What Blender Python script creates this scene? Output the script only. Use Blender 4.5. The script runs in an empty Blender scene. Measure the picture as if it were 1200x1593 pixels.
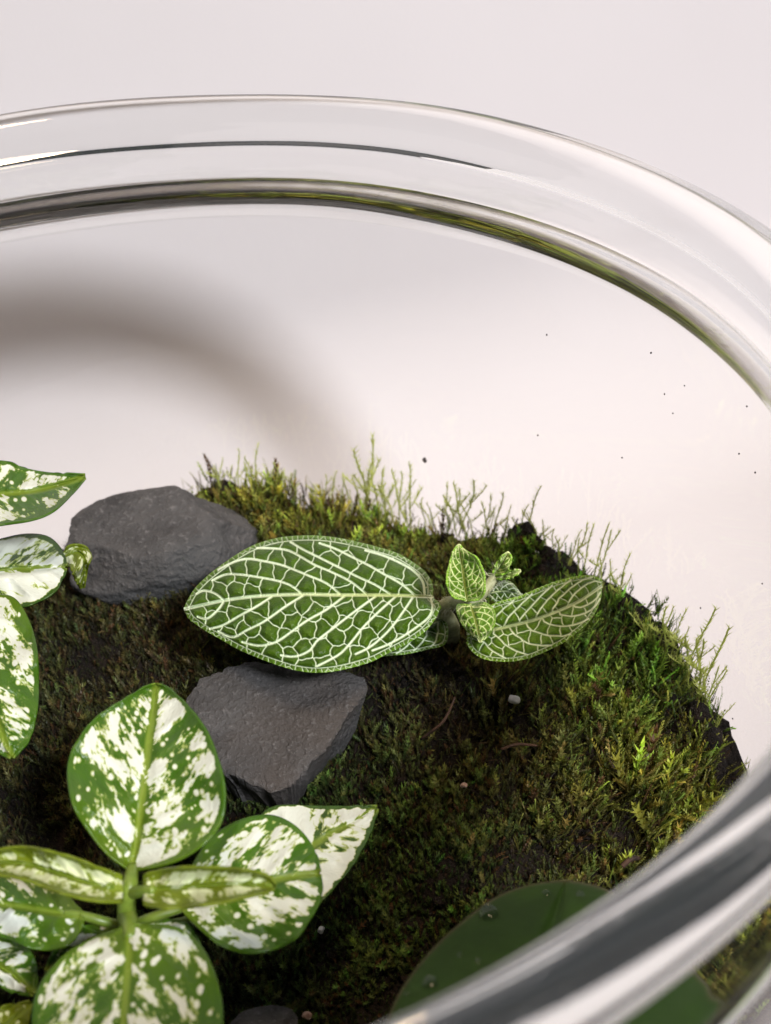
import bpy, bmesh, math, random
import numpy as np
from mathutils import Vector, Matrix, noise as mnoise

# ------------------------------------------------------------------ units, camera, light
S = 0.08                      # inner radius of the jar mouth in metres
ZR = 1.5 * S                  # height of the jar mouth above the table
CAM = Vector((0.0, -1.5516 * S, ZR + 0.9981 * S))
PITCH, YAW, ROLL = 0.67143, 0.26092, -0.05877
FPX, PW, PH = 2000.0, 1200.0, 1593.0
_f = Vector((math.sin(YAW) * math.cos(PITCH), math.cos(YAW) * math.cos(PITCH), -math.sin(PITCH)))
_r0 = _f.cross(Vector((0, 0, 1))).normalized()
_u0 = _r0.cross(_f)
CR = _r0 * math.cos(ROLL) + _u0 * math.sin(ROLL)
CU = -_r0 * math.sin(ROLL) + _u0 * math.cos(ROLL)
CF = _f

scene = bpy.context.scene
C = bpy.data.collections.new('terrarium')
scene.collection.children.link(C)

cd = bpy.data.cameras.new('camera')
cd.sensor_fit = 'VERTICAL'
cd.sensor_height = 24.0
cd.lens = 24.0 * FPX / PH
cd.clip_start = 0.005
cd.clip_end = 20.0
cd.dof.use_dof = True
cd.dof.focus_distance = 2.40 * S
cd.dof.aperture_fstop = 19.0
cam = bpy.data.objects.new('camera', cd)
C.objects.link(cam)
cam.matrix_world = Matrix(((CR.x, CU.x, -CF.x, CAM.x), (CR.y, CU.y, -CF.y, CAM.y), (CR.z, CU.z, -CF.z, CAM.z), (0, 0, 0, 1)))
scene.camera = cam

w = bpy.data.worlds.new('World')
scene.world = w
w.use_nodes = True
w.node_tree.nodes['Background'].inputs[0].default_value = (0.92, 0.96, 1.0, 1)
w.node_tree.nodes['Background'].inputs[1].default_value = 0.06

def area(name, loc, target, size, power, col):
    l = bpy.data.lights.new(name, 'AREA')
    l.shape = 'DISK'
    l.size = size
    l.energy = power
    l.color = col
    o = bpy.data.objects.new(name, l)
    C.objects.link(o)
    o.location = loc
    o.rotation_euler = (Vector(target) - Vector(loc)).to_track_quat('-Z', 'Y').to_euler()
    return o

area('ceiling_lamp', (0.10, -0.12, 1.15), (0.02, 0.05, 0.05), 0.34, 6.0, (1.0, 0.74, 0.50))
area('side_lamp', (0.285, -0.75, 0.93), (0.05, 0.10, 0.12), 0.20, 18.0, (0.95, 0.955, 1.0))

vs = scene.view_settings
vs.view_transform = 'Standard'
vs.look = 'None'
vs.exposure = 0.10
vs.gamma = 1.0
vs.use_curve_mapping = False
cy = scene.cycles
cy.use_denoising = True
cy.max_bounces = 24
cy.transmission_bounces = 20
cy.transparent_max_bounces = 24
cy.glossy_bounces = 8
cy.sample_clamp_indirect = 6.0

# ------------------------------------------------------------------ helpers
def at(px, py, z):
    """the point of the place seen at photo position (px, py), at height z (in jar radii, 0 = mouth)"""
    d = CF + CR * ((px - PW / 2) / FPX) - CU * ((py - PH / 2) / FPX)
    t = (ZR + z * S - CAM.z) / d.z
    return CAM + d * t

def tag(o, label=None, cat=None, group=None, kind=None):
    if label: o['label'] = label
    if cat: o['category'] = cat
    if group: o['group'] = group
    if kind: o['kind'] = kind
    return o

def mesh_obj(name, verts, faces, mat, parent=None, smooth=True):
    me = bpy.data.meshes.new(name)
    me.from_pydata([tuple(v) for v in verts], [], faces)
    me.update()
    if smooth:
        me.polygons.foreach_set('use_smooth', [True] * len(me.polygons))
    if mat: me.materials.append(mat)
    o = bpy.data.objects.new(name, me)
    C.objects.link(o)
    if parent is not None: o.parent = parent
    return o

def np_obj(name, V, Fc, mat, parent=None, attrs=None, smooth=True):
    """V (n,3) float array, Fc (m,k) int array; attrs {name: (n,4) colours or (n,) floats}"""
    me = bpy.data.meshes.new(name)
    n, (m, k) = len(V), Fc.shape
    me.vertices.add(n)
    me.vertices.foreach_set('co', np.ascontiguousarray(V, dtype=np.float32).ravel())
    me.loops.add(m * k)
    me.loops.foreach_set('vertex_index', Fc.astype(np.int32).ravel())
    me.polygons.add(m)
    me.polygons.foreach_set('loop_start', np.arange(0, m * k, k, dtype=np.int32))
    if smooth: me.polygons.foreach_set('use_smooth', np.ones(m, dtype=bool))
    me.update(calc_edges=True)
    for an, av in (attrs or {}).items():
        av = np.asarray(av, dtype=np.float32)
        if av.ndim == 1:
            a = me.attributes.new(an, 'FLOAT', 'POINT'); a.data.foreach_set('value', av)
        else:
            a = me.attributes.new(an, 'FLOAT_COLOR', 'POINT'); a.data.foreach_set('color', av.ravel())
    if mat: me.materials.append(mat)
    o = bpy.data.objects.new(name, me)
    C.objects.link(o)
    if parent is not None: o.parent = parent
    return o

def empty(name, loc):
    o = bpy.data.objects.new(name, None)
    o.empty_display_size = 0.01
    C.objects.link(o)
    o.location = loc
    return o

def adopt(o, root):
    o.parent = root
    o.matrix_parent_inverse = Matrix.Translation(-root.location)

class NT:
    def __init__(self, name):
        self.m = bpy.data.materials.new(name)
        self.m.use_nodes = True
        self.t = self.m.node_tree
        for n in list(self.t.nodes): self.t.nodes.remove(n)
        self.out = self.n('ShaderNodeOutputMaterial')
    def n(self, typ, **kw):
        nd = self.t.nodes.new(typ)
        for k, v in kw.items():
            if k.startswith('i_'):
                nd.inputs[k[2:].replace('_', ' ')].default_value = v
            else:
                setattr(nd, k, v)
        return nd
    def l(self, a, b): self.t.links.new(a, b)
    def ramp(self, fac, stops, interp='LINEAR'):
        r = self.n('ShaderNodeValToRGB')
        r.color_ramp.interpolation = interp
        el = r.color_ramp.elements
        while len(el) < len(stops): el.new(0.5)
        for e, (p, c) in zip(el, stops):
            e.position = p
            e.color = c if len(c) == 4 else (*c, 1)
        self.l(fac, r.inputs[0])
        return r.outputs[0]
    def noise(self, scale, detail=4, rough=0.55, vec=None, dist=0.0):
        nd = self.n('ShaderNodeTexNoise')
        nd.inputs['Scale'].default_value = scale
        nd.inputs['Detail'].default_value = detail
        nd.inputs['Roughness'].default_value = rough
        nd.inputs['Distortion'].default_value = dist
        if vec is not None: self.l(vec, nd.inputs['Vector'])
        return nd.outputs['Fac']
    def bump(self, h, strength, dist):
        b = self.n('ShaderNodeBump')
        b.inputs['Strength'].default_value = strength
        b.inputs['Distance'].default_value = dist
        self.l(h, b.inputs['Height'])
        return b.outputs[0]
    def obj(self): return self.n('ShaderNodeTexCoord').outputs['Object']
    def mix(self, fac, a, b, blend='MIX'):
        nd = self.n('ShaderNodeMix', data_type='RGBA', blend_type=blend)
        for s, v in ((0, fac), (6, a), (7, b)):
            if hasattr(v, 'node'): self.l(v, nd.inputs[s])
            elif isinstance(v, (int, float)): nd.inputs[s].default_value = v
            else: nd.inputs[s].default_value = (*v[:3], 1)
        return nd.outputs[2]
    def math(self, op, a, b=0.0, c=None):
        nd = self.n('ShaderNodeMath', operation=op)
        for s, v in enumerate((a, b) if c is None else (a, b, c)):
            if hasattr(v, 'node'): self.l(v, nd.inputs[s])
            else: nd.inputs[s].default_value = v
        return nd.outputs[0]
    def attr(self, name): return self.n('ShaderNodeAttribute', attribute_name=name)
    def principled(self, **kw):
        p = self.n('ShaderNodeBsdfPrincipled')
        for k, v in kw.items():
            s = p.inputs[k.replace('_', ' ')]
            if hasattr(v, 'node'): self.l(v, s)
            elif k == 'Base_Color': s.default_value = (*v[:3], 1)
            else: s.default_value = v
        self.l(p.outputs[0], self.out.inputs[0])
        return p

# ------------------------------------------------------------------ backdrop
def mat_backdrop():
    t = NT('white_paper')
    v = t.obj()
    n1 = t.noise(9, 3, 0.5, v)
    n2 = t.noise(900, 2, 0.5, v)
    col = t.ramp(n1, [(0.3, (0.60, 0.575, 0.58)), (0.7, (0.63, 0.605, 0.61))])
    t.principled(Base_Color=col, Roughness=0.7, Specular_IOR_Level=0.25, Normal=t.bump(n2, 0.06, 0.0004))
    return t.m

def build_backdrop():
    prof = [(y, 0.0) for y in np.linspace(-0.24, 0.094, 10)]
    rc = 0.05
    for a in np.linspace(0, math.pi / 2, 16)[1:]:
        prof.append((0.094 + rc * math.sin(a), rc - rc * math.cos(a)))
    prof += [(0.144, 0.2), (0.144, 0.42)]
    xs = np.linspace(-0.42, 0.31, 20)
    V = [(x, y, z) for (y, z) in prof for x in xs]
    nx = len(xs)
    Fc = [(j * nx + i, j * nx + i + 1, (j + 1) * nx + i + 1, (j + 1) * nx + i) for j in range(len(prof) - 1) for i in range(nx - 1)]
    o = mesh_obj('backdrop', V, Fc, mat_backdrop())
    tag(o, 'seamless pinkish white paper surface under and behind the jar', kind='structure')
build_backdrop()

# ------------------------------------------------------------------ glass jar
def mat_thick_glass():
    t = NT('thick_glass')
    v = t.obj()
    h = t.noise(55, 2, 0.5, v)
    g = t.n('ShaderNodeBsdfGlass')
    g.inputs['IOR'].default_value = 1.5
    g.inputs['Roughness'].default_value = 0.0
    g.inputs['Color'].default_value = (0.985, 0.988, 0.985, 1)
    t.l(t.bump(h, 0.18, 0.0008), g.inputs['Normal'])
    t.l(g.outputs[0], t.out.inputs[0])
    return t.m

def mat_thin_glass():
    t = NT('thin_glass')
    tr = t.n('ShaderNodeBsdfTransparent')
    tr.inputs[0].default_value = (0.95, 0.955, 0.955, 1)
    gl = t.n('ShaderNodeBsdfGlossy')
    gl.inputs['Roughness'].default_value = 0.0
    fc = t.n('ShaderNodeLayerWeight').outputs['Facing']      # 1 - cos of the angle, the same from both sides
    f2 = t.math('MULTIPLY_ADD', t.math('POWER', fc, 5.0), 0.92, 0.08)   # both faces of the wall reflect
    f3 = t.math('MINIMUM', f2, 1.0)
    mx = t.n('ShaderNodeMixShader')
    t.l(f3, mx.inputs[0]); t.l(tr.outputs[0], mx.inputs[1]); t.l(gl.outputs[0], mx.inputs[2])
    t.l(mx.outputs[0], t.out.inputs[0])
    return t.m

def smooth_poly(pts, per, closed):
    """Catmull-Rom through pts"""
    P = [np.array(p, float) for p in pts]
    n = len(P)
    out = []
    rng = range(n) if closed else range(n - 1)
    for i in rng:
        p0 = P[(i - 1) % n] if (closed or i > 0) else P[i]
        p1 = P[i]; p2 = P[(i + 1) % n]
        p3 = P[(i + 2) % n] if (closed or i + 2 < n) else P[i + 1]
        for k in range(per):
            t = k / per
            out.append(0.5 * ((2 * p1) + (-p0 + p2) * t + (2 * p0 - 5 * p1 + 4 * p2 - p3) * t * t + (-p0 + 3 * p1 - 3 * p2 + p3) * t ** 3))
    if not closed: out.append(P[-1])
    return np.array(out)

def lathe(prof, nseg, closed, wob):
    V = []; n = len(prof)
    for j in range(nseg):
        a = 2 * math.pi * j / nseg
        ca, sa = math.cos(a), math.sin(a)
        for (r, z) in prof:
            dr, dz = wob(a, z)
            V.append(((r + dr) * ca * S, (r + dr) * sa * S, ZR + (z + dz) * S))
    Fc = []
    m = n if closed else n - 1
    for j in range(nseg):
        j2 = (j + 1) % nseg
        for i in range(m):
            i2 = (i + 1) % n
            Fc.append((j * n + i, j2 * n + i, j2 * n + i2, j * n + i2))
    return np.array(V), np.array(Fc)

RIM = [(1.064, -0.204), (1.044, -0.186), (1.024, -0.166), (1.016, -0.148), (1.0135, -0.115), (1.0135, -0.06), (1.015, -0.01), (1.0159, 0.0164), (1.0179, 0.0349), (1.0289, 0.0506), (1.0467, 0.0602), (1.0673, 0.0615), (1.0863, 0.0542), (1.0997, 0.0401), (1.1045, 0.022), (1.101, 0.003), (1.092, -0.016), (1.078, -0.03), (1.062, -0.04), (1.054, -0.055), (1.0515, -0.075), (1.0515, -0.095), (1.058, -0.112), (1.083, -0.152), (1.098, -0.178), (1.101, -0.196), (1.088, -0.206)]

def wobble(a, z):
    k = 0.0022 * math.sin(3 * a + 1.0) + 0.0022 * math.sin(7 * a + 2 + 6 * z) + 0.0003 * math.sin(17 * a + 20 * z)
    kz = 0.002 * math.sin(2 * a + .5) + 0.0012 * math.sin(9 * a + 12 * z)
    return k, kz

def build_jar():
    root = empty('glass_jar', (0, 0, 0))
    tag(root, 'clear round glass jar with thick rolled rim holding the mossy planting', 'jar')
    V, Fc = lathe(smooth_poly(RIM, 5, True), 288, True, wobble)
    rim = np_obj('rim', V, Fc[:, ::-1], mat_thick_glass(), root)
    zb = -ZR / S + 0.012
    body = smooth_poly([(1.094, -0.19), (1.103, -0.26), (1.107, -0.45), (1.107, -0.9), (1.10, -1.25), (1.06, zb + 0.06), (0.98, zb), (0.5, zb), (0.0, zb)], 6, False)
    V, Fc = lathe(body, 192, False, lambda a, z: (0.0015 * math.sin(3 * a), 0))
    np_obj('body', V, Fc, mat_thin_glass(), root)
build_jar()

# ------------------------------------------------------------------ soil and moss ground
MOSS_Z = -0.955
_rs = np.random.RandomState(5)
_WV = [(_rs.uniform(0, 2 * math.pi), f, _rs.uniform(0, 6.28), a) for f, a in
       [(2.2, .020), (3.1, .016), (4.5, .012), (6.5, .009), (9, .008), (13, .007), (19, .005), (27, .004)] for _ in range(2)]

def ground(x, y):
    """height of the soil in jar radii above the mouth plane, x and y in jar radii"""
    h = np.zeros_like(x) + MOSS_Z
    for th, f, ph, a in _WV:
        h = h + a * np.sin(f * (x * math.cos(th) + y * math.sin(th)) * 1.7 + ph)
    for cx, cy, s, a in HILLS:
        h = h + a * np.exp(-((x - cx) ** 2 + (y - cy) ** 2) / (2 * s * s))
    return h

def xy(px, py, z=MOSS_Z):
    p = at(px, py, z)
    return p.x / S, p.y / S

HILLS = []
for px, py, s, a in [(340, 800, .20, .045), (650, 840, .16, -.05), (820, 880, .06, .035), (985, 985, .07, .03), (1100, 1130, .10, .02),
                     (600, 1500, .35, -.02), (30, 830, .22, -.06), (1000, 1150, .2, .03), (250, 900, .2, -.02)]:
    cx, cy_ = xy(px, py)
    HILLS.append((cx, cy_, s, a))

def mat_soil():
    t = NT('dark_soil')
    v = t.obj()
    n1 = t.noise(260, 5, 0.65, v)
    n2 = t.noise(1400, 3, 0.6, v)
    col = t.ramp(n1, [(0.3, (0.006, 0.004, 0.003)), (0.55, (0.018, 0.012, 0.008)), (0.75, (0.04, 0.024, 0.016))])
    t.principled(Base_Color=col, Roughness=0.75, Specular_IOR_Level=0.25, Normal=t.bump(t.math('ADD', n1, n2), 1.0, 0.003))
    return t.m

def build_soil():
    nr, na = 70, 360
    rr = 1.096 * np.linspace(0, 1, nr) ** 0.8
    A = np.linspace(0, 2 * math.pi, na, endpoint=False)
    rng = np.random.RandomState(2)
    ragged = np.zeros(na)
    for f in (5, 9, 14, 23, 37, 61, 90):
        ragged += rng.uniform(.4, 1) * .012 * np.sin(f * A + rng.uniform(0, 6.28)) / (f / 9) ** .35
    V = []
    for i, r in enumerate(rr):
        x, y = r * np.cos(A), r * np.sin(A)
        z = ground(x, y)
        edge = np.clip((r - 0.93) / 0.166, 0, 1)
        z = z + ragged * edge - 0.05 * np.clip((r - 0.99) / .05, 0, 1)
        jit = rng.normal(0, .004, na)
        V.append(np.c_[x * S, y * S, ZR + (z + jit) * S])
    zb = 0.0032
    for r, zf in ((1.097, .5), (1.085, .15), (1.02, 0.02), (0.9, 0.0)):
        x, y = r * np.cos(A), r * np.sin(A)
        z = zb + (ZR + MOSS_Z * S - zb) * zf
        V.append(np.c_[x * S, y * S, np.full(na, z)])
    V = np.concatenate(V)
    m = nr + 4
    j = np.arange(na); j2 = (j + 1) % na
    Fc = np.concatenate([np.c_[i * na + j, i * na + j2, (i + 1) * na + j2, (i + 1) * na + j] for i in range(m - 1)])
    o = np_obj('soil', V, Fc[:, ::-1], mat_soil())
    tag(o, 'dark brown crumbly soil filling the lower half of the jar', kind='structure')
build_soil()

def mat_moss():
    t = NT('moss_leaf')
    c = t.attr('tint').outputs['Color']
    d = t.n('ShaderNodeBsdfPrincipled')
    t.l(c, d.inputs['Base Color'])
    d.inputs['Roughness'].default_value = 0.5
    d.inputs['Specular IOR Level'].default_value = 0.35
    tr = t.n('ShaderNodeBsdfTranslucent')
    t.l(t.mix(1.0, c, (1.3, 1.3, 0.7), 'MULTIPLY'), tr.inputs[0])
    mx = t.n('ShaderNodeMixShader')
    mx.inputs[0].default_value = 0.3
    t.l(d.outputs[0], mx.inputs[1]); t.l(tr.outputs[0], mx.inputs[2])
    t.l(mx.outputs[0], t.out.inputs[0])
    return t.m
MOSS = mat_moss()

def sprig(kind, rng):
    """unit sprig along +z, length 1: triangle soup (n,3,3) and height 0..1 of every corner"""
    T = []
    bend = rng.uniform(-.25, .25, 2)
    def axis(s): return np.array([bend[0] * s * s, bend[1] * s * s, s])
    wst = 0.025 if kind == 'feather' else 0.04
    for a in (0, 1.57):
        c = np.array([math.cos(a), math.sin(a), 0]) * wst
        p, q = axis(0), axis(.95)
        T += [(p - c, p + c, q)]
    if kind == 'tuft':
        for tier in range(6):
            s = 0.18 + 0.82 * tier / 5
            n = 5 if tier < 5 else 4
            for k in range(n):
                a = 2 * math.pi * (k + .5 * tier) / n + rng.uniform(-.3, .3)
                out = np.array([math.cos(a), math.sin(a), 0])
                side = np.array([-math.sin(a), math.cos(a), 0])
                ln = rng.uniform(.19, .29) * (1.0 - .25 * (tier == 5))
                up = rng.uniform(.9, 1.8) + (1.2 if tier == 5 else 0)
                d = out + np.array([0, 0, up]); d /= np.linalg.norm(d)
                p = axis(s)
                T.append((p - side * .045, p + side * .045, p + d * ln))
    else:
        n = 13
        for k in range(n):
            s = 0.12 + 0.88 * k / (n - 1)
            for sg in (-1, 1):
                a = rng.uniform(-.5, .5) + (0 if sg > 0 else math.pi)
                out = np.array([math.cos(a), math.sin(a), 0])
                ln = rng.uniform(.09, .17) * (1 - .5 * s * s)
                d = out * .8 + np.array([0, 0, 1.0]); d /= np.linalg.norm(d)
                side = np.array([0, 0, 1.0]) * .022 + np.array([-out[1], out[0], 0]) * .02
                p = axis(s)
                T.append((p - side, p + side, p + d * ln))
    T = np.array(T)
    return T, np.clip(T[:, :, 2], 0, 1.2)

# patches of the moss carpet: where, how wide, colour at the tips, sprig kind, length, lean towards
PATCH = []
def patch(px, py, s, col, feather, length, lean=(0, 0), w=1.0):
    x, y = xy(px, py)
    PATCH.append((x, y, s, np.array(col), feather, length, lean, w))
YEL, GRN, DRK, OLV, BRN = (.125, .135, .019), (.060, .105, .016), (.040, .062, .014), (.075, .078, .016), (.056, .042, .017)
patch(450, 790, .13, (.125, .130, .020), .8, .075, (0, .3), 1.3)
patch(580, 800, .12, (.120, .130, .020), .8, .075, (0, .3), 1.3)
patch(700, 860, .10, OLV, .7, .06)
patch(850, 900, .10, GRN, .6, .06)
patch(930, 1000, .12, GRN, .8, .065, (.4, 0))
patch(990, 1080, .13, (.075, .120, .015), .95, .085, (.4, .2), 1.3)
patch(860, 1090, .12, OLV, .8, .06, (.3, .1))
patch(1070, 1230, .13, YEL, .95, .09, (.6, .3), 1.4)
patch(980, 1260, .14, (.10, .105, .02), .95, .085, (.6, -.2), 1.1)
patch(900, 1210, .12, (.055, .060, .014), .7, .06, (.3, 0))
patch(1040, 1150, .05, BRN, .5, .04, (0, 0), 1.5)
patch(760, 1130, .13, (.060, .048, .018), .6, .05)
patch(700, 1200, .12, (.048, .048, .015), .5, .045)
patch(620, 1100, .10, (.042, .042, .015), .5, .04)
patch(840, 1330, .16, (.050, .048, .014), .6, .05, (.2, 0))
patch(620, 1300, .18, DRK, .05, .042)
patch(700, 1370, .16, (.042, .068, .014), .05, .042)
patch(560, 1450, .2, (.034, .050, .012), .05, .042)
patch(450, 1560, .2, (.022, .028, .009), .1, .035)
patch(160, 970, .2, (.038, .038, .012), .5, .05)
patch(100, 1100, .2, (.034, .034, .011), .5, .045)
patch(300, 950, .12, (.024, .022, .010), .3, .035, (0, 0), 1.2)
patch(420, 930, .2, (.028, .032, .011), .3, .04)

BARE = []
def build_clods():
    soil = bpy.data.objects['soil']
    m = soil.data.materials[0]
    rng = random.Random(8)
    for px, py, r in [(828, 862, .042), (812, 880, .03), (985, 985, .038), (1005, 1003, .028), (968, 978, .025), (1105, 1120, .038), (1125, 1150, .036), (1140, 1180, .028), (1088, 1140, .026), (356, 790, .022),
                      (1118, 1135, .024), (845, 880, .022), (700, 1010, .03), (650, 1040, .025)]:
        x, y = xy(px, py)
        q = math.hypot(x, y)
        if q > 1.02: x, y = x / q * 1.02, y / q * 1.02
        g = float(ground(np.array(x), np.array(y)))
        o = blob_stone('clod', (x * S, y * S, ZR + (g + r * .4) * S), (r * S * .85, r * S * .75, r * S * .75), (rng.uniform(0, 3), rng.uniform(0, 3), rng.uniform(0, 3)), rng.randint(1, 60), m, cuts=7, sub=4, rough=.28)
        o.parent = soil
        BARE.append((x, y, r * .6))

def build_crumbs():
    soil = bpy.data.objects['soil']
    rng = np.random.RandomState(21)
    bm = bmesh.new(); bmesh.ops.create_icosphere(bm, subdivisions=1, radius=1.0)
    U = np.array([v.co[:] for v in bm.verts]); Ft = np.array([[v.index for v in f.verts] for f in bm.faces]); bm.free()
    V, Fc, n = [], [], 0
    for k in range(800):
        if k < 300:
            a = rng.uniform(-.7, 1.0); r = rng.uniform(.97, 1.03)
        else:
            a = rng.uniform(0, 6.28); r = 1.0 * math.sqrt(rng.uniform(0, 1))
        x, y = r * math.cos(a), r * math.sin(a)
        s = rng.uniform(.004, .013) * (1.5 if rng.uniform() < .1 else 1)
        if math.hypot(x, y) + s > 1.098: continue
        z = float(ground(np.array(x), np.array(y))) + s * .6 
        P = U * (1 + rng.normal(0, .22, (len(U), 1))) * np.array([rng.uniform(.7, 1.3), rng.uniform(.7, 1.3), rng.uniform(.6, 1)]) * s
        V.append((P + [x, y, z]) * S + [0, 0, ZR]); Fc.append(Ft + n); n += len(U)
    o = np_obj('crumbs', np.concatenate(V), np.concatenate(Fc), soil.data.materials[0], smooth=False)
    o.parent = soil
    o['kind'] = 'stuff'

def build_moss():
    rng = np.random.RandomState(11)
    lib = {k: [sprig(k, rng) for _ in range(10)] for k in ('tuft', 'feather')}
    N = 98000
    r = 1.08 * np.sqrt(rng.uniform(0, 1, N)); a = rng.uniform(0, 2 * math.pi, N)
    # most of the sprigs where the mouth of the jar shows them
    X, Y = r * np.cos(a), r * np.sin(a)
    keep = (Y > -0.55) & (X > -0.75) | (rng.uniform(0, 1, N) < .25)
    keep &= (r < 1.015) | (rng.uniform(0, 1, N) < .12)
    X, Y = X[keep], Y[keep]
    N = len(X)
    bare = np.zeros(N, bool)
    for cx, cy_, s in BARE: bare |= np.hypot(X - cx, (Y - cy_)) < s * rng.uniform(.7, 1.15, N)
    X, Y = X[~bare], Y[~bare]
    N = len(X)
    Wt = np.zeros((N, len(PATCH)))
    jx, jy = X + rng.normal(0, .03, N), Y + rng.normal(0, .03, N)
    for i, (cx, cy_, s, col, fe, ln, lean, wt) in enumerate(PATCH):
        Wt[:, i] = wt * np.exp(-((jx - cx) ** 2 + (jy - cy_) ** 2) / (2 * s * s)) + 1e-6
    Wt = Wt ** 1.6
    Wt /= Wt.sum(1)[:, None]
    col = Wt @ np.array([p[3] for p in PATCH])
    fea = Wt @ np.array([p[4] for p in PATCH])
    ln = Wt @ np.array([p[5] for p in PATCH])
    lean = Wt @ np.array([p[6] for p in PATCH])
    ln = ln * (1 - .12 * np.clip((np.hypot(X, Y) - .9) / .12, 0, 1)) * .63
    # clumps: bare and lush spots
    cl = np.zeros(N)
    for f in (9, 14, 22, 35, 50):
        th = rng.uniform(0, 6.28); ph = rng.uniform(0, 6.28); th2 = rng.uniform(0, 6.28)
        cl += np.sin(f * (X * math.cos(th) + Y * math.sin(th)) + ph) * np.sin(f * (X * math.cos(th2) + Y * math.sin(th2)) + ph * 2)
    cl = cl / 2.0
    cl2 = np.zeros(N)
    for f in (28, 45, 70, 95):
        th = rng.uniform(0, 6.28); ph = rng.uniform(0, 6.28); th2 = th + 1.2
        cl2 += np.sin(f * (X * math.cos(th) + Y * math.sin(th)) + ph) * np.sin(f * (X * math.cos(th2) + Y * math.sin(th2)) + ph * 2)
    hero = rng.uniform(0, 1, N) < .16
    zz = ground(X, Y)
    ZB = np.c_[X * S, Y * S, ZR + (zz - 0.006) * S]
    Tv, Tc = [], []
    isf = rng.uniform(0, 1, N) < fea
    var = rng.randint(0, 10, N)
    for kind in ('tuft', 'feather'):
        for vi in range(10):
            idx = np.where((isf == (kind == 'feather')) & (var == vi))[0]
            if not len(idx): continue
            T, hgt = lib[kind][vi]
            n = len(idx)
            L = ln[idx] * rng.uniform(.65, 1.25, n) * (1 + .3 * np.clip(cl[idx], -1, 1) + .25 * np.clip(cl2[idx], -1, 1)) * (1 + .30 * hero[idx]) * S
            d = np.c_[lean[idx] * (1.3 if kind == 'feather' else .5), np.ones(n)]
            d[:, :2] += rng.normal(0, .55 if kind == 'feather' else .22, (n, 2))
            d /= np.linalg.norm(d, axis=1)[:, None]
            h = rng.normal(0, 1, (n, 3))
            ex = np.cross(h, d); ex /= np.linalg.norm(ex, axis=1)[:, None]
            ey = np.cross(d, ex)
            wid = 1.0
            P = (T[None, :, :, 0, None] * ex[:, None, None, :] * wid + T[None, :, :, 1, None] * ey[:, None, None, :] * wid + T[None, :, :, 2, None] * d[:, None, None, :]) * L[:, None, None, None]
            P = P + ZB[idx][:, None, None, :]
            c = col[idx] * 1.7 * rng.uniform(.3, 1.25, n)[:, None] * (1 + rng.normal(0, .14, (n, 3))) * (1 + .5 * np.clip(cl2[idx] + .5 * cl[idx], -1, 1.2))[:, None] * (1 + .55 * hero[idx])[:, None]
            dead = rng.uniform(0, 1, n) < .07
            c[dead] = np.array([.085, .045, .018]) * rng.uniform(.4, 1.3, dead.sum())[:, None]
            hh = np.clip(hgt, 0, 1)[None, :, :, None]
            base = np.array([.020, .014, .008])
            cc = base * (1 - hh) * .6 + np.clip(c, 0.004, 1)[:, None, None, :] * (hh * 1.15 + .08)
            Tv.append(P.reshape(-1, 3)); Tc.append(cc.reshape(-1, 3))
    V = np.concatenate(Tv); Cc = np.concatenate(Tc)
    # nothing pokes through the glass
    rad = np.hypot(V[:, 0], V[:, 1]) / S
    k = np.where(rad > 1.085, 1.085 / np.maximum(rad, 1e-6), 1.0)
    V[:, 0] *= k; V[:, 1] *= k
    Fc = np.arange(len(V)).reshape(-1, 3)
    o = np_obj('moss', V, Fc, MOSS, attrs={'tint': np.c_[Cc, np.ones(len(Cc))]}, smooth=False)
    tag(o, 'carpet of green, olive and brown moss covering the soil in the jar', 'moss', kind='stuff')

# ------------------------------------------------------------------ tubes and leaves
def tube(name, pts, radii, mat, parent, seg=10, cap=True):
    P = smooth_poly([tuple(p) for p in pts], 6, False)
    rr = np.interp(np.linspace(0, 1, len(P)), np.linspace(0, 1, len(radii)), radii)
    V, Fc = [], []
    ref = Vector((0.3, 0.2, 1.0)).normalized()
    for i, p in enumerate(P):
        d = Vector(P[min(i + 1, len(P) - 1)] - P[max(i - 1, 0)]).normalized()
        ex = d.cross(ref)
        if ex.length < 1e-3: ex = d.cross(Vector((1, 0, 0)))
        ex.normalize(); ey = d.cross(ex)
        for k in range(seg):
            a = 2 * math.pi * k / seg
            V.append(Vector(p) + (ex * math.cos(a) + ey * math.sin(a)) * rr[i])
    n = len(P)
    for i in range(n - 1):
        for k in range(seg):
            k2 = (k + 1) % seg
            Fc.append((i * seg + k, i * seg + k2, (i + 1) * seg + k2, (i + 1) * seg + k))
    if cap:
        Fc.append(tuple(range(seg))[::-1]); Fc.append(tuple((n - 1) * seg + k for k in range(seg)))
    o = mesh_obj(name, V, Fc, mat)
    if parent is not None: adopt(o, parent)
    return o

def resample(pts, n):
    P = smooth_poly(pts, 8, False)
    d = np.r_[0, np.cumsum(np.linalg.norm(np.diff(P, axis=0), axis=1))]
    s = np.linspace(0, d[-1], n)
    return np.c_[np.interp(s, d, P[:, 0]), np.interp(s, d, P[:, 1])]

def at_np(PX, PY, Z):
    cf, cr, cu, cm = (np.array(v) for v in (CF, CR, CU, CAM))
    d = cf + ((PX - PW / 2) / FPX)[..., None] * cr - ((PY - PH / 2) / FPX)[..., None] * cu
    t = (ZR + Z * S - cm[2]) / d[..., 2]
    return cm + d * t[..., None]

def seg_dist(P, poly):
    """distance of points P (n,2) to a polyline"""
    best = np.full(len(P), 1e9)
    poly = np.asarray(poly, float)
    for a, b in zip(poly[:-1], poly[1:]):
        e = b - a
        t = np.clip(((P - a) @ e) / max(e @ e, 1e-9), 0, 1)
        q = P - a - t[:, None] * e
        best = np.minimum(best, np.hypot(q[:, 0], q[:, 1]))
    return best

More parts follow.
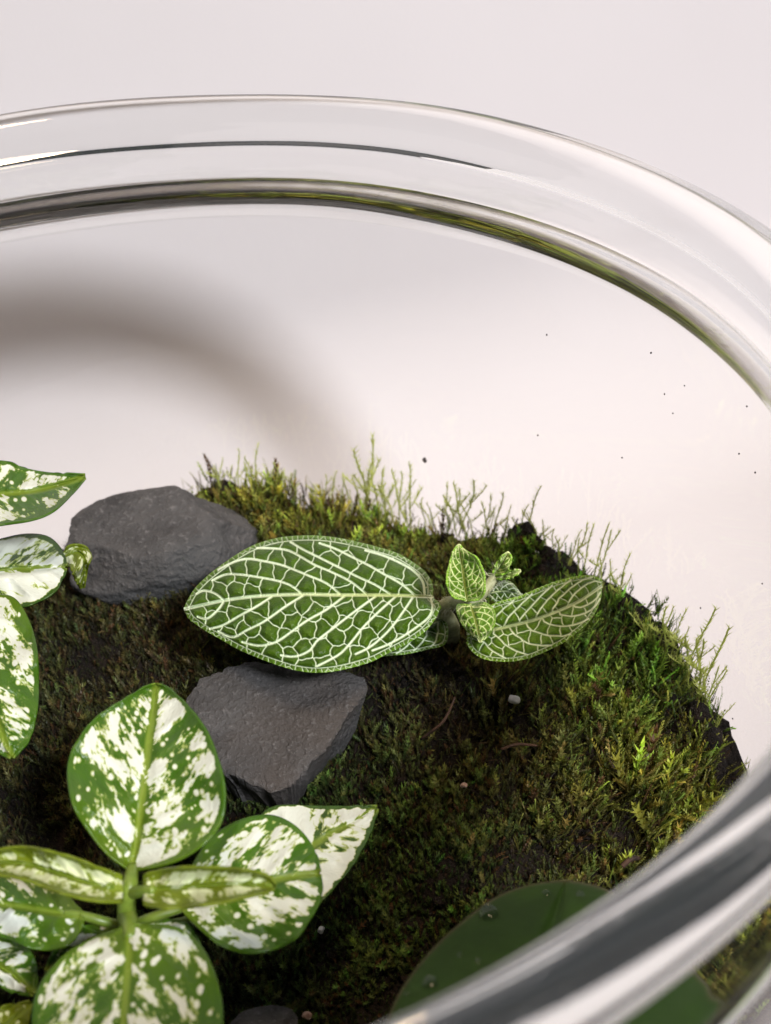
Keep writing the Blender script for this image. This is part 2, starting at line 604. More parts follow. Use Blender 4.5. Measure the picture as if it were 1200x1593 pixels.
class LeafShape:
    def __init__(self, mid, left, right, zs, cup=0.0, cup_r=None, nu=90, nv=48, ripple=0.006, seed=0):
        self.mid, self.left, self.right = mid, left, right
        self.nu, self.nv = nu, nv
        M, L, R = resample(mid, nu), resample(left, nu), resample(right, nu)
        v = np.linspace(-1, 1, nv)
        self.U = np.linspace(0, 1, nu)[:, None].repeat(nv, 1)
        self.Vv = v[None, :].repeat(nu, 0)
        av = np.abs(v)[None, :, None]
        E = np.where((v < 0)[None, :, None], L[:, None, :], R[:, None, :])
        self.px = M[:, None, :] * (1 - av) + E * av
        zc = np.interp(np.linspace(0, 1, nu), np.linspace(0, 1, len(zs)), zs)
        ker = np.ones(9) / 9
        zc = np.convolve(np.pad(zc, 4, mode='reflect', reflect_type='odd'), ker, 'valid')
        prof = np.sin(np.clip(self.U * 1.0, 0, 1) * math.pi) ** .6
        cr_ = cup if cup_r is None else cup_r
        cupf = np.where(self.Vv < 0, cup, cr_) * np.abs(self.Vv) ** 1.6 * prof
        rng = np.random.RandomState(seed + 3)
        rip = np.zeros_like(self.U)
        for f in (4, 7, 11):
            rip += np.sin(f * self.U * 2.2 + rng.uniform(0, 6.28) + 2 * self.Vv * rng.uniform(.4, 1)) * rng.uniform(.5, 1)
        self.Z = zc[:, None] + cupf + ripple * rip * np.abs(self.Vv) ** .8 * prof - 0.012 * np.exp(-(self.Vv / .10) ** 2) * prof
        self.base = M[0]
        W = np.linalg.norm(L - R, axis=1)
        self.half = (W / 2)[:, None].repeat(nv, 1)
        self.length = np.linalg.norm(np.diff(M, axis=0), axis=1).sum()
    def px_of(self, u, v):
        i = np.clip(np.asarray(u) * (self.nu - 1), 0, self.nu - 1); j = np.clip((np.asarray(v) + 1) / 2 * (self.nv - 1), 0, self.nv - 1)
        i0 = np.floor(i).astype(int); j0 = np.floor(j).astype(int)
        return self.px[i0, j0]
    def build(self, name, mat, parent, attrs, dz=None, thick=0.0035):
        Z = self.Z if dz is None else self.Z + dz
        P = at_np(self.px[..., 0], self.px[..., 1], Z).reshape(-1, 3)
        nv = self.nv
        i = np.arange(self.nu - 1)[:, None]; j = np.arange(nv - 1)[None, :]
        q = (i * nv + j).ravel()
        Fc = np.c_[q, q + 1, q + nv + 1, q + nv]
        # the upper side faces up
        a, b, c = P[Fc[:, 0]], P[Fc[:, 1]], P[Fc[:, 2]]
        if np.cross(b - a, c - a)[:, 2].sum() < 0: Fc = Fc[:, ::-1]
        o = np_obj(name, P, Fc, mat, attrs=attrs)
        md = o.modifiers.new('thickness', 'SOLIDIFY')
        md.thickness = thick * S
        md.offset = -1
        if parent is not None: adopt(o, parent)
        return o

# ---- nerve plant
def vein_field(shape, mains, cell, seed, edge=7.0, wt=1.0):
    """mains: list of (polyline px, half width px). Returns vein strength 0..1 and distance to the nearest vein at the grid points"""
    P = shape.px.reshape(-1, 2)
    lo, hi = P.min(0) - 3, P.max(0) + 3
    w_, h_ = int(hi[0] - lo[0]) + 1, int(hi[1] - lo[1]) + 1
    gx, gy = np.meshgrid(np.arange(w_) + lo[0], np.arange(h_) + lo[1])
    G = np.c_[gx.ravel(), gy.ravel()]
    outline = np.concatenate([resample(shape.left, 60), resample(shape.right, 60)[::-1]])
    # inside test
    inside = np.zeros(len(G), bool)
    for a, b in zip(outline, np.roll(outline, -1, 0)):
        c = (a[1] > G[:, 1]) != (b[1] > G[:, 1])
        xx = (b[0] - a[0]) * (G[:, 1] - a[1]) / (b[1] - a[1] + 1e-12) + a[0]
        inside ^= c & (G[:, 0] < xx)
    dm = seg_dist(G, np.r_[outline, outline[:1]])
    dmain = np.full(len(G), 1e9)
    for pl, hw in mains: dmain = np.minimum(dmain, seg_dist(G, pl))
    barrier = (~inside) | (dmain < 1.3) | (np.abs(dm - edge) < 0.8)
    lab = np.where(barrier, -1, 0).reshape(h_, w_)
    nl = 0
    for sy in range(h_):
        for sx in range(w_):
            if lab[sy, sx] == 0:
                nl += 1; st = [(sy, sx)]; lab[sy, sx] = nl
                while st:
                    y, x = st.pop()
                    for yy, xx in ((y + 1, x), (y - 1, x), (y, x + 1), (y, x - 1)):
                        if 0 <= yy < h_ and 0 <= xx < w_ and lab[yy, xx] == 0:
                            lab[yy, xx] = nl; st.append((yy, xx))
    labf = lab.ravel()
    rng = np.random.RandomState(seed)
    # vertex values
    ix = np.clip(np.round(P[:, 0] - lo[0]).astype(int), 0, w_ - 1); iy = np.clip(np.round(P[:, 1] - lo[1]).astype(int), 0, h_ - 1)
    vlab = lab[iy, ix]
    dv = seg_dist(P, np.r_[outline, outline[:1]])
    vein = np.zeros(len(P)); dist = np.full(len(P), 1e9)
    for pl, hw in mains:
        d = seg_dist(P, pl)
        taper = 1.0
        vein = np.maximum(vein, np.clip((hw - d) / .9 + .5, 0, 1))
        dist = np.minimum(dist, d)
    e = np.abs(dv - edge)
    vein = np.maximum(vein, np.clip((wt * .7 - e) / .9 + .5, 0, 1) * .75)
    dist = np.minimum(dist, e)
    for k in range(1, nl + 1):
        pts = G[labf == k]
        if len(pts) < 12: continue
        band = np.median(dm[labf == k]) < edge
        c = edge * .95 if band else cell
        cand = pts[rng.permutation(len(pts))]
        seeds = []
        for q in cand:
            if all((q[0] - s[0]) ** 2 + (q[1] - s[1]) ** 2 > (c * rr_) ** 2 for s, rr_ in ((s_, .92) for s_ in seeds)):
                seeds.append(q)
            if len(seeds) > 140: break
        if len(seeds) < 2: continue
        Sd = np.array(seeds, float)
        m = np.where(vlab == k)[0]
        if not len(m): continue
        wx = 2.2 * np.sin(P[m, 1] * .21 + P[m, 0] * .07 + seed) + 1.2 * np.sin(P[m, 1] * .47 + seed); wy = 2.2 * np.sin(P[m, 0] * .19 - P[m, 1] * .06 + 2 * seed) + 1.2 * np.sin(P[m, 0] * .43 + seed)
        wk = 1.0 if cell > 20 else cell / 24.0
        Pw = P[m] + np.c_[wx, wy] * wk * .5
        D = np.hypot(Pw[:, 0][:, None] - Sd[:, 0], Pw[:, 1][:, None] - Sd[:, 1])
        o2 = np.argpartition(D, 1, axis=1)[:, :2]
        d1, d2 = np.take_along_axis(D, o2, 1).T
        sw = d1 > d2; d1, d2 = np.minimum(d1, d2), np.maximum(d1, d2)
        sep = np.hypot(*(Sd[o2[:, 0]] - Sd[o2[:, 1]]).T) + 1e-6
        ed = (d2 ** 2 - d1 ** 2) / (2 * sep)
        hw = (.5 if band else .85) * wt
        vein[m] = np.maximum(vein[m], np.clip((hw - ed) / .9 + .5, 0, 1) * (.7 if band else .92))
        dist[m] = np.minimum(dist[m], ed)
    return vein, dist, dv

def mat_nerve(name, dark, light, vein, rib):
    t = NT(name)
    a = t.attr('leafc')
    sp = t.n('ShaderNodeSeparateColor'); t.l(a.outputs['Color'], sp.inputs[0])
    n = t.noise(420, 4, 0.6, t.obj())
    base = t.mix(t.ramp(n, [(0.35, (0, 0, 0)), (0.7, (1, 1, 1))]), dark, light)
    edge = t.mix(sp.outputs[1], base, tuple(x * 1.9 + .012 for x in light))
    vc = t.mix(sp.outputs[2], vein, rib)
    col = t.mix(sp.outputs[0], edge, vc)
    hgt = t.math('ADD', t.noise(2600, 2, 0.5, t.obj()), t.math('MULTIPLY', n, .8))
    p = t.principled(Base_Color=col, Roughness=0.38, Specular_IOR_Level=0.28, Normal=t.bump(hgt, 0.5, 0.0004), Subsurface_Weight=0.0)
    tr = t.n('ShaderNodeBsdfTranslucent'); t.l(col, tr.inputs[0])
    mx = t.n('ShaderNodeMixShader'); mx.inputs[0].default_value = .12
    t.l(p.outputs[0], mx.inputs[1]); t.l(tr.outputs[0], mx.inputs[2]); t.l(mx.outputs[0], t.out.inputs[0])
    return t.m

NERVE_OLD = mat_nerve('nerve_leaf', (.034, .080, .003), (.066, .135, .006), (.66, .76, .55), (.52, .58, .25))
NERVE_MID = mat_nerve('nerve_leaf_mid', (.062, .135, .006), (.110, .205, .010), (.76, .84, .58), (.52, .58, .25))
NERVE_NEW = mat_nerve('nerve_leaf_young', (.075, .170, .010), (.125, .240, .016), (.62, .70, .32), (.45, .56, .12))

def nerve_leaf(root, mid, left, right, zs, mat, cup, cell, seed, mains=None, nsec=7, hw=2.0, edge=6.0, wt=1.0, nu=200, nv=120, cup_r=None, reach=.22):
    sh = LeafShape(mid, left, right, zs, cup=cup, cup_r=cup_r, nu=nu, nv=nv, seed=seed)
    rng = np.random.RandomState(seed)
    mm = [(resample(mid, 40), hw * 1.5)]
    if mains is None:
        for sg in (-1, 1):
            for k in range(nsec):
                u0 = .03 + .80 * (k + (.35 if sg > 0 else 0)) / nsec
                s = np.linspace(0, 1, 9)
                uu = u0 + (reach + .1 * (k / nsec)) * s ** 1.35 + rng.normal(0, .004, 9)
                vv = sg * (.90 * s ** .85)
                ok = uu < .985
                pl = sh.px_of(uu[ok], vv[ok])
                if len(pl) > 1: mm.append((pl, hw * .8))
    else:
        for pl in mains: mm.append((resample(pl, 24), hw))
    vein, dist, dv = vein_field(sh, mm, cell, seed, edge, wt)
    rib = np.clip(1.2 - np.abs(sh.Vv.ravel()) * 14, 0, 1) * np.clip(1.35 - sh.U.ravel() * 1.6, 0, 1)
    marg = np.clip(1 - dv / (edge * .75), 0, 1)
    bul = np.clip(dist / (cell * .4), 0, 1)
    dz = (.014 * np.sqrt(bul) * np.clip(dv / edge, 0, 1)).reshape(nu, nv) * (cell / 28.0)
    col = np.c_[vein, marg, rib, np.ones(len(vein))]
    return sh.build('leaf', mat, root, {'leafc': col}, dz=dz)

def z3(pts): return [(250 + x * .375, 680 + y * .375) for x, y in pts]

def build_nerve_plant():
    bx_, by_ = xy(705, 985)
    root = empty('nerve_plant', (bx_ * S, by_ * S, ZR + float(ground(np.array(bx_), np.array(by_))) * S))
    tag(root, 'nerve plant with dark green leaves netted in white veins, in the middle of the moss', 'plant')
    mid = z3([(1128, 662), (1000, 657), (850, 655), (720, 655), (600, 652), (450, 657), (350, 665), (250, 680), (180, 695), (98, 714)])
    up = z3([(1128, 660), (1128, 610), (1100, 560), (1050, 520), (980, 480), (900, 455), (800, 430), (700, 412), (600, 407), (500, 415), (420, 435), (350, 465), (280, 510), (200, 570), (140, 630), (105, 690), (98, 714)])
    lo = z3([(1128, 664), (1158, 690), (1158, 715), (1140, 755), (1105, 800), (1060, 835), (1000, 870), (940, 900), (880, 930), (800, 955), (720, 972), (640, 978), (560, 968), (480, 945), (400, 915), (320, 880), (250, 840), (180, 800), (120, 755), (98, 714)])
    vu = [[(1095, 655), (1088, 600), (1050, 555), (990, 520), (920, 490), (850, 470)],
          [(1055, 655), (1000, 610), (930, 570), (860, 530), (800, 500), (730, 465), (660, 440)],
          [(960, 655), (890, 612), (820, 580), (740, 540), (660, 500), (590, 465), (540, 435)],
          [(860, 655), (790, 600), (710, 560), (640, 530), (580, 495), (530, 470), (470, 462), (400, 460)],
          [(750, 655), (690, 607), (620, 577), (560, 552), (500, 530), (430, 515), (360, 505), (300, 520), (240, 550)],
          [(590, 652), (540, 615), (480, 595), (400, 580), (330, 570), (270, 570), (215, 595)],
          [(265, 678), (225, 648), (180, 637), (150, 650)]]
    vl = [[(1120, 664), (1128, 710), (1110, 750), (1060, 790), (1000, 830), (940, 862), (880, 885)],
          [(1050, 660), (1010, 720), (970, 775), (930, 820), (870, 870), (810, 900)],
          [(980, 658), (905, 725), (840, 790), (800, 840), (750, 895), (700, 925), (650, 950)],
          [(900, 656), (800, 728), (720, 790), (650, 845), (620, 885), (560, 910), (500, 905)],
          [(770, 655), (690, 715), (610, 760), (540, 810), (480, 850), (410, 865), (340, 850)],
          [(600, 653), (520, 702), (430, 765), (360, 800), (300, 830), (240, 805)],
          [(470, 657), (400, 702), (330, 740), (260, 780), (205, 795)],
          [(265, 678), (240, 715), (195, 752), (155, 745)]]
    nerve_leaf(root, mid, up, lo, [-.70, -.665, -.65, -.66, -.70], NERVE_OLD, -.03, 23, 4, [z3(v) for v in vu + vl], hw=1.75, edge=7.5, nu=420, nv=230)
    # the leaf tucked under it
    nerve_leaf(root, [(692, 960), (660, 975), (620, 988), (570, 1000), (520, 1012)], [(692, 958), (660, 945), (610, 945), (560, 970), (520, 1012)],
               [(692, 962), (698, 980), (692, 1003), (665, 1011), (630, 1018), (600, 1021), (560, 1022), (520, 1012)], [-.77, -.76, -.77, -.80], NERVE_OLD, -.02, 15, 8, nsec=7, hw=1.3, edge=5, wt=.8, nu=160, nv=90)
    nerve_leaf(root, [(728, 985), (765, 980), (797, 973), (832, 964), (867, 951), (885, 943), (907, 932), (937, 911)],
               [(728, 982), (745, 955), (770, 938), (810, 927), (853, 909), (880, 900), (907, 895), (925, 896), (935, 902), (937, 911)],
               [(728, 987), (727, 1001), (736, 1015), (752, 1025), (773, 1029), (800, 1029), (827, 1023), (853, 1012), (875, 1001), (893, 988), (915, 969), (928, 950), (935, 932), (937, 911)],
               [-.68, -.68, -.70, -.74], NERVE_MID, .045, 17, 12, nsec=7, hw=1.6, edge=6, wt=.9, nu=240, nv=150, cup_r=-.02)
    nerve_leaf(root, [(727, 935), (723, 910), (719, 880), (714, 848)], [(727, 935), (707, 929), (697, 916), (696, 895), (700, 873), (705, 857), (714, 848)],
               [(727, 935), (747, 932), (755, 919), (755, 900), (749, 881), (739, 865), (725, 855), (714, 848)], [-.64, -.60, -.57], NERVE_NEW, .02, 9, 21, nsec=5, hw=1.2, edge=4, wt=.65, nu=130, nv=90, reach=.3)
    nerve_leaf(root, [(732, 940), (738, 960), (743, 980), (748, 998)], [(732, 940), (712, 940), (711, 955), (719, 972), (730, 986), (748, 998)],
               [(732, 940), (752, 936), (767, 945), (772, 960), (769, 975), (761, 990), (748, 998)], [-.64, -.62, -.63, -.655], NERVE_NEW, -.015, 9, 25, nsec=5, hw=1.1, edge=4, wt=.65, nu=120, nv=90, reach=.3)
    nerve_leaf(root, [(755, 925), (775, 920), (795, 920), (812, 926)], [(755, 922), (770, 906), (790, 903), (803, 912), (812, 926)], [(755, 928), (775, 938), (795, 938), (812, 926)],
               [-.66, -.66, -.68], NERVE_OLD, -.01, 9, 31, nsec=4, hw=.9, edge=3.5, wt=.6, nu=90, nv=60)
    nerve_leaf(root, [(768, 895), (778, 882), (785, 871), (791, 860)], [(768, 895), (771, 881), (780, 867), (791, 860)], [(768, 895), (786, 891), (794, 880), (795, 868), (791, 860)],
               [-.63, -.61, -.60], NERVE_NEW, .015, 7, 35, nsec=4, hw=.8, edge=3, wt=.5, nu=90, nv=60, reach=.3)
    nerve_leaf(root, [(772, 899), (785, 895), (797, 892), (809, 888)], [(772, 897), (784, 890), (798, 887), (809, 888)], [(772, 901), (787, 900), (800, 897), (809, 888)],
               [-.63, -.62, -.62], NERVE_NEW, .01, 7, 37, nsec=3, hw=.7, edge=3, wt=.5, nu=60, nv=40)
    # hairy creeping stem
    t = NT('nerve_stem')
    n = t.noise(900, 3, .6, t.obj())
    t.principled(Base_Color=t.ramp(n, [(.3, (.20, .22, .10)), (.7, (.42, .43, .26))]), Roughness=.7)
    stem = tube('stem', [at(700, 1000, -.93), at(702, 975, -.82), at(690, 945, -.73), at(708, 937, -.70), at(728, 938, -.67), at(748, 925, -.655), at(765, 905, -.64), at(773, 894, -.63)],
                [.020 * S, .018 * S, .013 * S, .014 * S, .013 * S, .012 * S, .010 * S, .006 * S], t.m, root, 12)
    th = NT('stem_hair'); th.principled(Base_Color=(.5, .5, .36), Roughness=.6)
    rng = np.random.RandomState(4)
    path = [at(690, 945, -.73), at(708, 937, -.70), at(728, 938, -.67), at(748, 925, -.655), at(768, 902, -.64), at(775, 892, -.63)]
    Q = smooth_poly([tuple(p) for p in path], 30, False)
    V, Fc = [], []
    for k in range(420):
        p = Q[rng.randint(len(Q))]
        d = rng.normal(0, 1, 3); d /= np.linalg.norm(d)
        q = p + d * .011 * S
        e = q + d * rng.uniform(.010, .024) * S
        s = np.cross(d, rng.normal(0, 1, 3)); s /= np.linalg.norm(s); s *= .0007 * S
        i = len(V); V += [q - s, q + s, e]; Fc.append((i, i + 1, i + 2))
    adopt(mesh_obj('stem_hairs', V, Fc, th.m), root)
build_nerve_plant()

# ---- polka dot plants
def mat_polka(name, dark, light, thr, scale, young=0.0):
    t = NT(name)
    a = t.attr('leafc')                  # along the leaf, across it (signed), distance to the margin, position along 0..1
    sp = t.n('ShaderNodeSeparateColor'); t.l(a.outputs['Color'], sp.inputs[0])
    al, ac, mg, pu = sp.outputs[0], sp.outputs[1], sp.outputs[2], a.outputs['Alpha']
    aa = t.math('ABSOLUTE', ac)
    s = t.math('SUBTRACT', al, t.math('MULTIPLY', aa, .75))     # side veins run out and forwards
    sd = t.math('MULTIPLY', t.math('SIGN', ac), 3.7)
    cv = t.n('ShaderNodeCombineXYZ'); t.l(t.math('MULTIPLY', s, 1.0), cv.inputs[0]); t.l(t.math('MULTIPLY', aa, .85), cv.inputs[1]); t.l(sd, cv.inputs[2])
    oi = t.n('ShaderNodeObjectInfo')
    vv = t.n('ShaderNodeVectorMath', operation='ADD'); t.l(cv.outputs[0], vv.inputs[0])
    cr = t.n('ShaderNodeCombineXYZ'); t.l(t.math('MULTIPLY', oi.outputs['Random'], 40), cr.inputs[0]); t.l(t.math('MULTIPLY', oi.outputs['Random'], 17), cr.inputs[1])
    t.l(cr.outputs[0], vv.inputs[1])
    n = t.math('ADD', t.noise(scale, 3, .5, vv.outputs[0], .3), t.math('MULTIPLY', t.math('SUBTRACT', t.noise(scale * 4.2, 4, .6, vv.outputs[0], .4), .5), .55))
    fl = t.n('ShaderNodeCombineXYZ'); t.l(al, fl.inputs[0]); t.l(ac, fl.inputs[1]); t.l(t.math('MULTIPLY', oi.outputs['Random'], 30), fl.inputs[2])
    vo = t.n('ShaderNodeTexVoronoi'); vo.inputs['Scale'].default_value = 17.0; t.l(fl.outputs[0], vo.inputs['Vector'])
    vr = t.n('ShaderNodeSeparateColor'); t.l(vo.outputs['Color'], vr.inputs[0])
    # round dots of uneven size
    spots = t.math('MULTIPLY', t.math('SUBTRACT', t.math('MULTIPLY', vr.outputs[0], .42), vo.outputs['Distance']), .55)
    f = t.math('MAXIMUM', n, t.math('ADD', t.math('MINIMUM', spots, .07), thr))
    # green margin and midrib
    f = t.math('SUBTRACT', f, t.ramp(mg, [(0.0, (.35,) * 3), (0.075, (0,) * 3)]))
    rib = t.ramp(t.math('MULTIPLY', aa, 6.0), [(0.0, (1,) * 3), (0.09, (.9,) * 3), (.20, (0,) * 3)])
    f = t.math('SUBTRACT', f, t.math('MULTIPLY', rib, .16))
    gn = t.mix(t.noise(14.0, 3, .5, vv.outputs[0]), dark, light)
    gn = t.mix(t.math('MULTIPLY', t.ramp(pu, [(0, (1,) * 3), (.45, (0,) * 3)]), .45 + .4 * young), gn, (.16, .22, .012))
    ribc = t.mix(t.math('MULTIPLY', rib, .75), gn, (.20, .28, .03))
    wh = t.mix(young * .55, (.66, .70, .61), (.58, .64, .27))
    col = t.mix(t.ramp(f, [(thr - .02, (0,) * 3), (thr + .004, (.6,) * 3), (thr + .03, (1,) * 3)]), ribc, (.42, .50, .13))
    col = t.mix(t.ramp(f, [(thr + .012, (0,) * 3), (thr + .05, (1,) * 3)]), col, wh)
    h = t.math('ADD', t.math('MULTIPLY', n, 1.0), t.math('MULTIPLY', t.noise(60.0, 2, .5, vv.outputs[0]), .35))
    p = t.principled(Base_Color=col, Roughness=.24, Specular_IOR_Level=.32, Normal=t.bump(h, .4, .0009))
    tr = t.n('ShaderNodeBsdfTranslucent'); t.l(col, tr.inputs[0])
    mx = t.n('ShaderNodeMixShader'); mx.inputs[0].default_value = .15
    t.l(p.outputs[0], mx.inputs[1]); t.l(tr.outputs[0], mx.inputs[2]); t.l(mx.outputs[0], t.out.inputs[0])
    return t.m

POLKA = mat_polka('polka_leaf', (.030, .092, .005), (.064, .146, .009), .505, 6.3)
POLKA_NEW = mat_polka('polka_leaf_young', (.100, .140, .006), (.165, .215, .012), .475, 7.5, 1.0)
POLKA_PALE = mat_polka('polka_leaf_pale', (.028, .070, .010), (.050, .10, .014), .38, 4.2)
ts = NT('polka_stem'); ts.principled(Base_Color=ts.ramp(ts.noise(500, 3, .5, ts.obj()), [(.3, (.09, .15, .012)), (.7, (.17, .24, .03))]), Roughness=.4)
PSTEM = ts.m

def polka_leaf(root, mid, left, right, zs, cup=0.0, cup_r=None, mat=None, seed=0, ripple=.008, nu=80, nv=48, unit=240.0):
    sh = LeafShape(mid, left, right, zs, cup=cup, cup_r=cup_r, nu=nu, nv=nv, seed=seed, ripple=ripple)
    al = (sh.U * sh.length / unit); ac = sh.Vv * sh.half / unit
    mg = np.minimum((1 - np.abs(sh.Vv)) * np.maximum(sh.half, 12) / unit * 2, 1)
    mg = np.minimum(mg, (1 - sh.U) * sh.length / unit * 2)
    # side veins pucker the blade a little
    dz = -.007 * np.abs(np.sin((al - np.abs(ac) * .75) * 22)) ** .5 * np.sin(np.abs(sh.Vv) * math.pi) ** .7 + .004
    col = np.stack([al, ac, mg, sh.U], -1).reshape(-1, 4)
    return sh.build('leaf', mat or POLKA, root, {'leafc': col}, dz=dz)

def build_front_polka():
    bx_, by_ = xy(205, 1440)
    root = empty('polka_dot_plant', (bx_ * S, by_ * S, ZR + float(ground(np.array(bx_), np.array(by_))) * S))
    tag(root, 'green and white splashed polka dot plant standing in front of the flat grey stone', 'plant')
    L = lambda *a, **k: polka_leaf(root, *a, **k)
    # far upright leaf
    L([(205, 1352), (211, 1320), (217, 1270), (224, 1220), (231, 1160), (238, 1110), (243, 1065)],
      [(205, 1354), (170, 1330), (140, 1295), (118, 1260), (107, 1220), (108, 1180), (125, 1145), (150, 1115), (190, 1090), (225, 1070), (243, 1065)],
      [(206, 1354), (250, 1346), (290, 1331), (325, 1305), (345, 1275), (349, 1240), (345, 1200), (330, 1155), (310, 1120), (285, 1090), (260, 1070), (243, 1065)],
      [-.60, -.57, -.54, -.53, -.54], cup=.03, seed=1)
    # near leaf
    L([(203, 1440), (200, 1490), (196, 1540), (192, 1593), (188, 1660), (183, 1722)],
      [(200, 1440), (150, 1455), (100, 1485), (65, 1525), (50, 1570), (55, 1620), (80, 1670), (130, 1710), (183, 1722)],
      [(206, 1440), (250, 1437), (290, 1448), (320, 1480), (340, 1530), (348, 1580), (340, 1630), (310, 1680), (260, 1710), (183, 1722)],
      [-.60, -.57, -.56, -.57, -.60], cup=-.03, seed=2)
    # young folded pair
    L([(192, 1384), (140, 1374), (90, 1358), (40, 1344), (0, 1342), (-45, 1348)], [(192, 1364), (150, 1349), (110, 1334), (70, 1324), (40, 1319), (0, 1323), (-45, 1346)],
      [(192, 1403), (140, 1399), (90, 1386), (50, 1371), (20, 1363), (0, 1360), (-45, 1350)], [-.56, -.53, -.52, -.53], cup=.03, mat=POLKA_NEW, seed=3, unit=190)
    L([(222, 1385), (270, 1382), (320, 1378), (370, 1375), (428, 1379)], [(222, 1362), (260, 1352), (310, 1350), (360, 1352), (400, 1358), (420, 1366), (428, 1378)],
      [(222, 1407), (260, 1412), (310, 1408), (350, 1402), (390, 1393), (415, 1387), (428, 1380)], [-.56, -.53, -.52, -.53], cup=.035, mat=POLKA_NEW, seed=4, unit=190)
    # right rounded leaf
    L([(284, 1412), (330, 1395), (390, 1378), (440, 1366), (497, 1358)], [(284, 1410), (296, 1350), (328, 1303), (370, 1276), (420, 1267), (460, 1284), (488, 1318), (497, 1356)],
      [(286, 1414), (296, 1430), (315, 1450), (345, 1472), (385, 1483), (430, 1476), (465, 1455), (490, 1420), (500, 1388), (497, 1360)], [-.66, -.645, -.64, -.66], cup=-.02, seed=5)
    # pale leaf behind it
    L([(400, 1390), (450, 1345), (510, 1300), (550, 1278), (587, 1256)], [(398, 1388), (395, 1330), (402, 1275), (430, 1253), (500, 1253), (545, 1254), (587, 1255)],
      [(405, 1395), (460, 1420), (502, 1400), (545, 1350), (575, 1300), (587, 1258)], [-.75, -.74, -.745, -.77], cup=-.015, mat=POLKA_PALE, seed=6)
    # left broad leaf
    L([(128, 1425), (90, 1420), (40, 1412), (-20, 1405), (-75, 1405)], [(126, 1420), (115, 1402), (85, 1372), (40, 1352), (0, 1345), (-45, 1360), (-75, 1403)],
      [(128, 1430), (124, 1450), (105, 1470), (70, 1478), (30, 1468), (-10, 1452), (-50, 1432), (-75, 1407)], [-.65, -.64, -.64, -.66], cup=-.02, seed=7)
    # lower leaves at the left
    L([(-70, 1470), (-30, 1490), (10, 1510), (53, 1546)], [(-70, 1468), (-30, 1455), (15, 1460), (45, 1475), (58, 1508), (53, 1545)], [(-70, 1474), (-50, 1510), (-15, 1530), (20, 1543), (52, 1547)],
      [-.72, -.71, -.72, -.74], cup=-.02, seed=8)
    L([(190, 1436), (150, 1460), (110, 1485), (72, 1512)], [(188, 1434), (140, 1438), (95, 1462), (72, 1510)], [(192, 1438), (170, 1480), (120, 1510), (73, 1514)], [-.70, -.69, -.71], seed=9)
    L([(-60, 1640), (-20, 1615), (15, 1590), (47, 1560)], [(-62, 1638), (-40, 1590), (0, 1568), (47, 1559)], [(-58, 1642), (0, 1640), (35, 1610), (48, 1561)], [-.76, -.74, -.75], mat=POLKA_NEW, seed=10)
    L([(205, 1440), (245, 1450), (285, 1470), (322, 1505)], [(207, 1437), (250, 1430), (295, 1440), (322, 1504)], [(204, 1442), (230, 1480), (275, 1505), (321, 1507)], [-.72, -.71, -.74], seed=11)
    # stems
    tube('stem', [at(196, 1470, -.95), at(196, 1450, -.80), at(198, 1432, -.66), at(197, 1405, -.61), at(203, 1375, -.585), at(206, 1350, -.60)], [.016 * S, .016 * S, .0145 * S, .0135 * S, .0115 * S, .009 * S], PSTEM, root, 12)
    tube('petiole', [at(198, 1425, -.63), at(202, 1440, -.61), at(202, 1460, -.595)], [.015 * S, .013 * S, .008 * S], PSTEM, root)
    tube('petiole', [at(198, 1388, -.60), at(180, 1384, -.57), at(165, 1380, -.55)], [.010 * S, .009 * S, .006 * S], PSTEM, root)
    tube('petiole', [at(202, 1390, -.60), at(218, 1387, -.57), at(240, 1384, -.55)], [.010 * S, .009 * S, .006 * S], PSTEM, root)
    tube('petiole', [at(200, 1443, -.69), at(235, 1428, -.665), at(285, 1412, -.662), at(320, 1398, -.655)], [.009 * S, .008 * S, .007 * S, .004 * S], PSTEM, root)
    tube('petiole', [at(196, 1443, -.69), at(160, 1433, -.665), at(126, 1424, -.655), at(100, 1420, -.65)], [.009 * S, .008 * S, .007 * S, .004 * S], PSTEM, root)
    tube('petiole', [at(200, 1450, -.80), at(300, 1430, -.77), at(405, 1388, -.755)], [.009 * S, .008 * S, .006 * S], PSTEM, root)
build_front_polka()

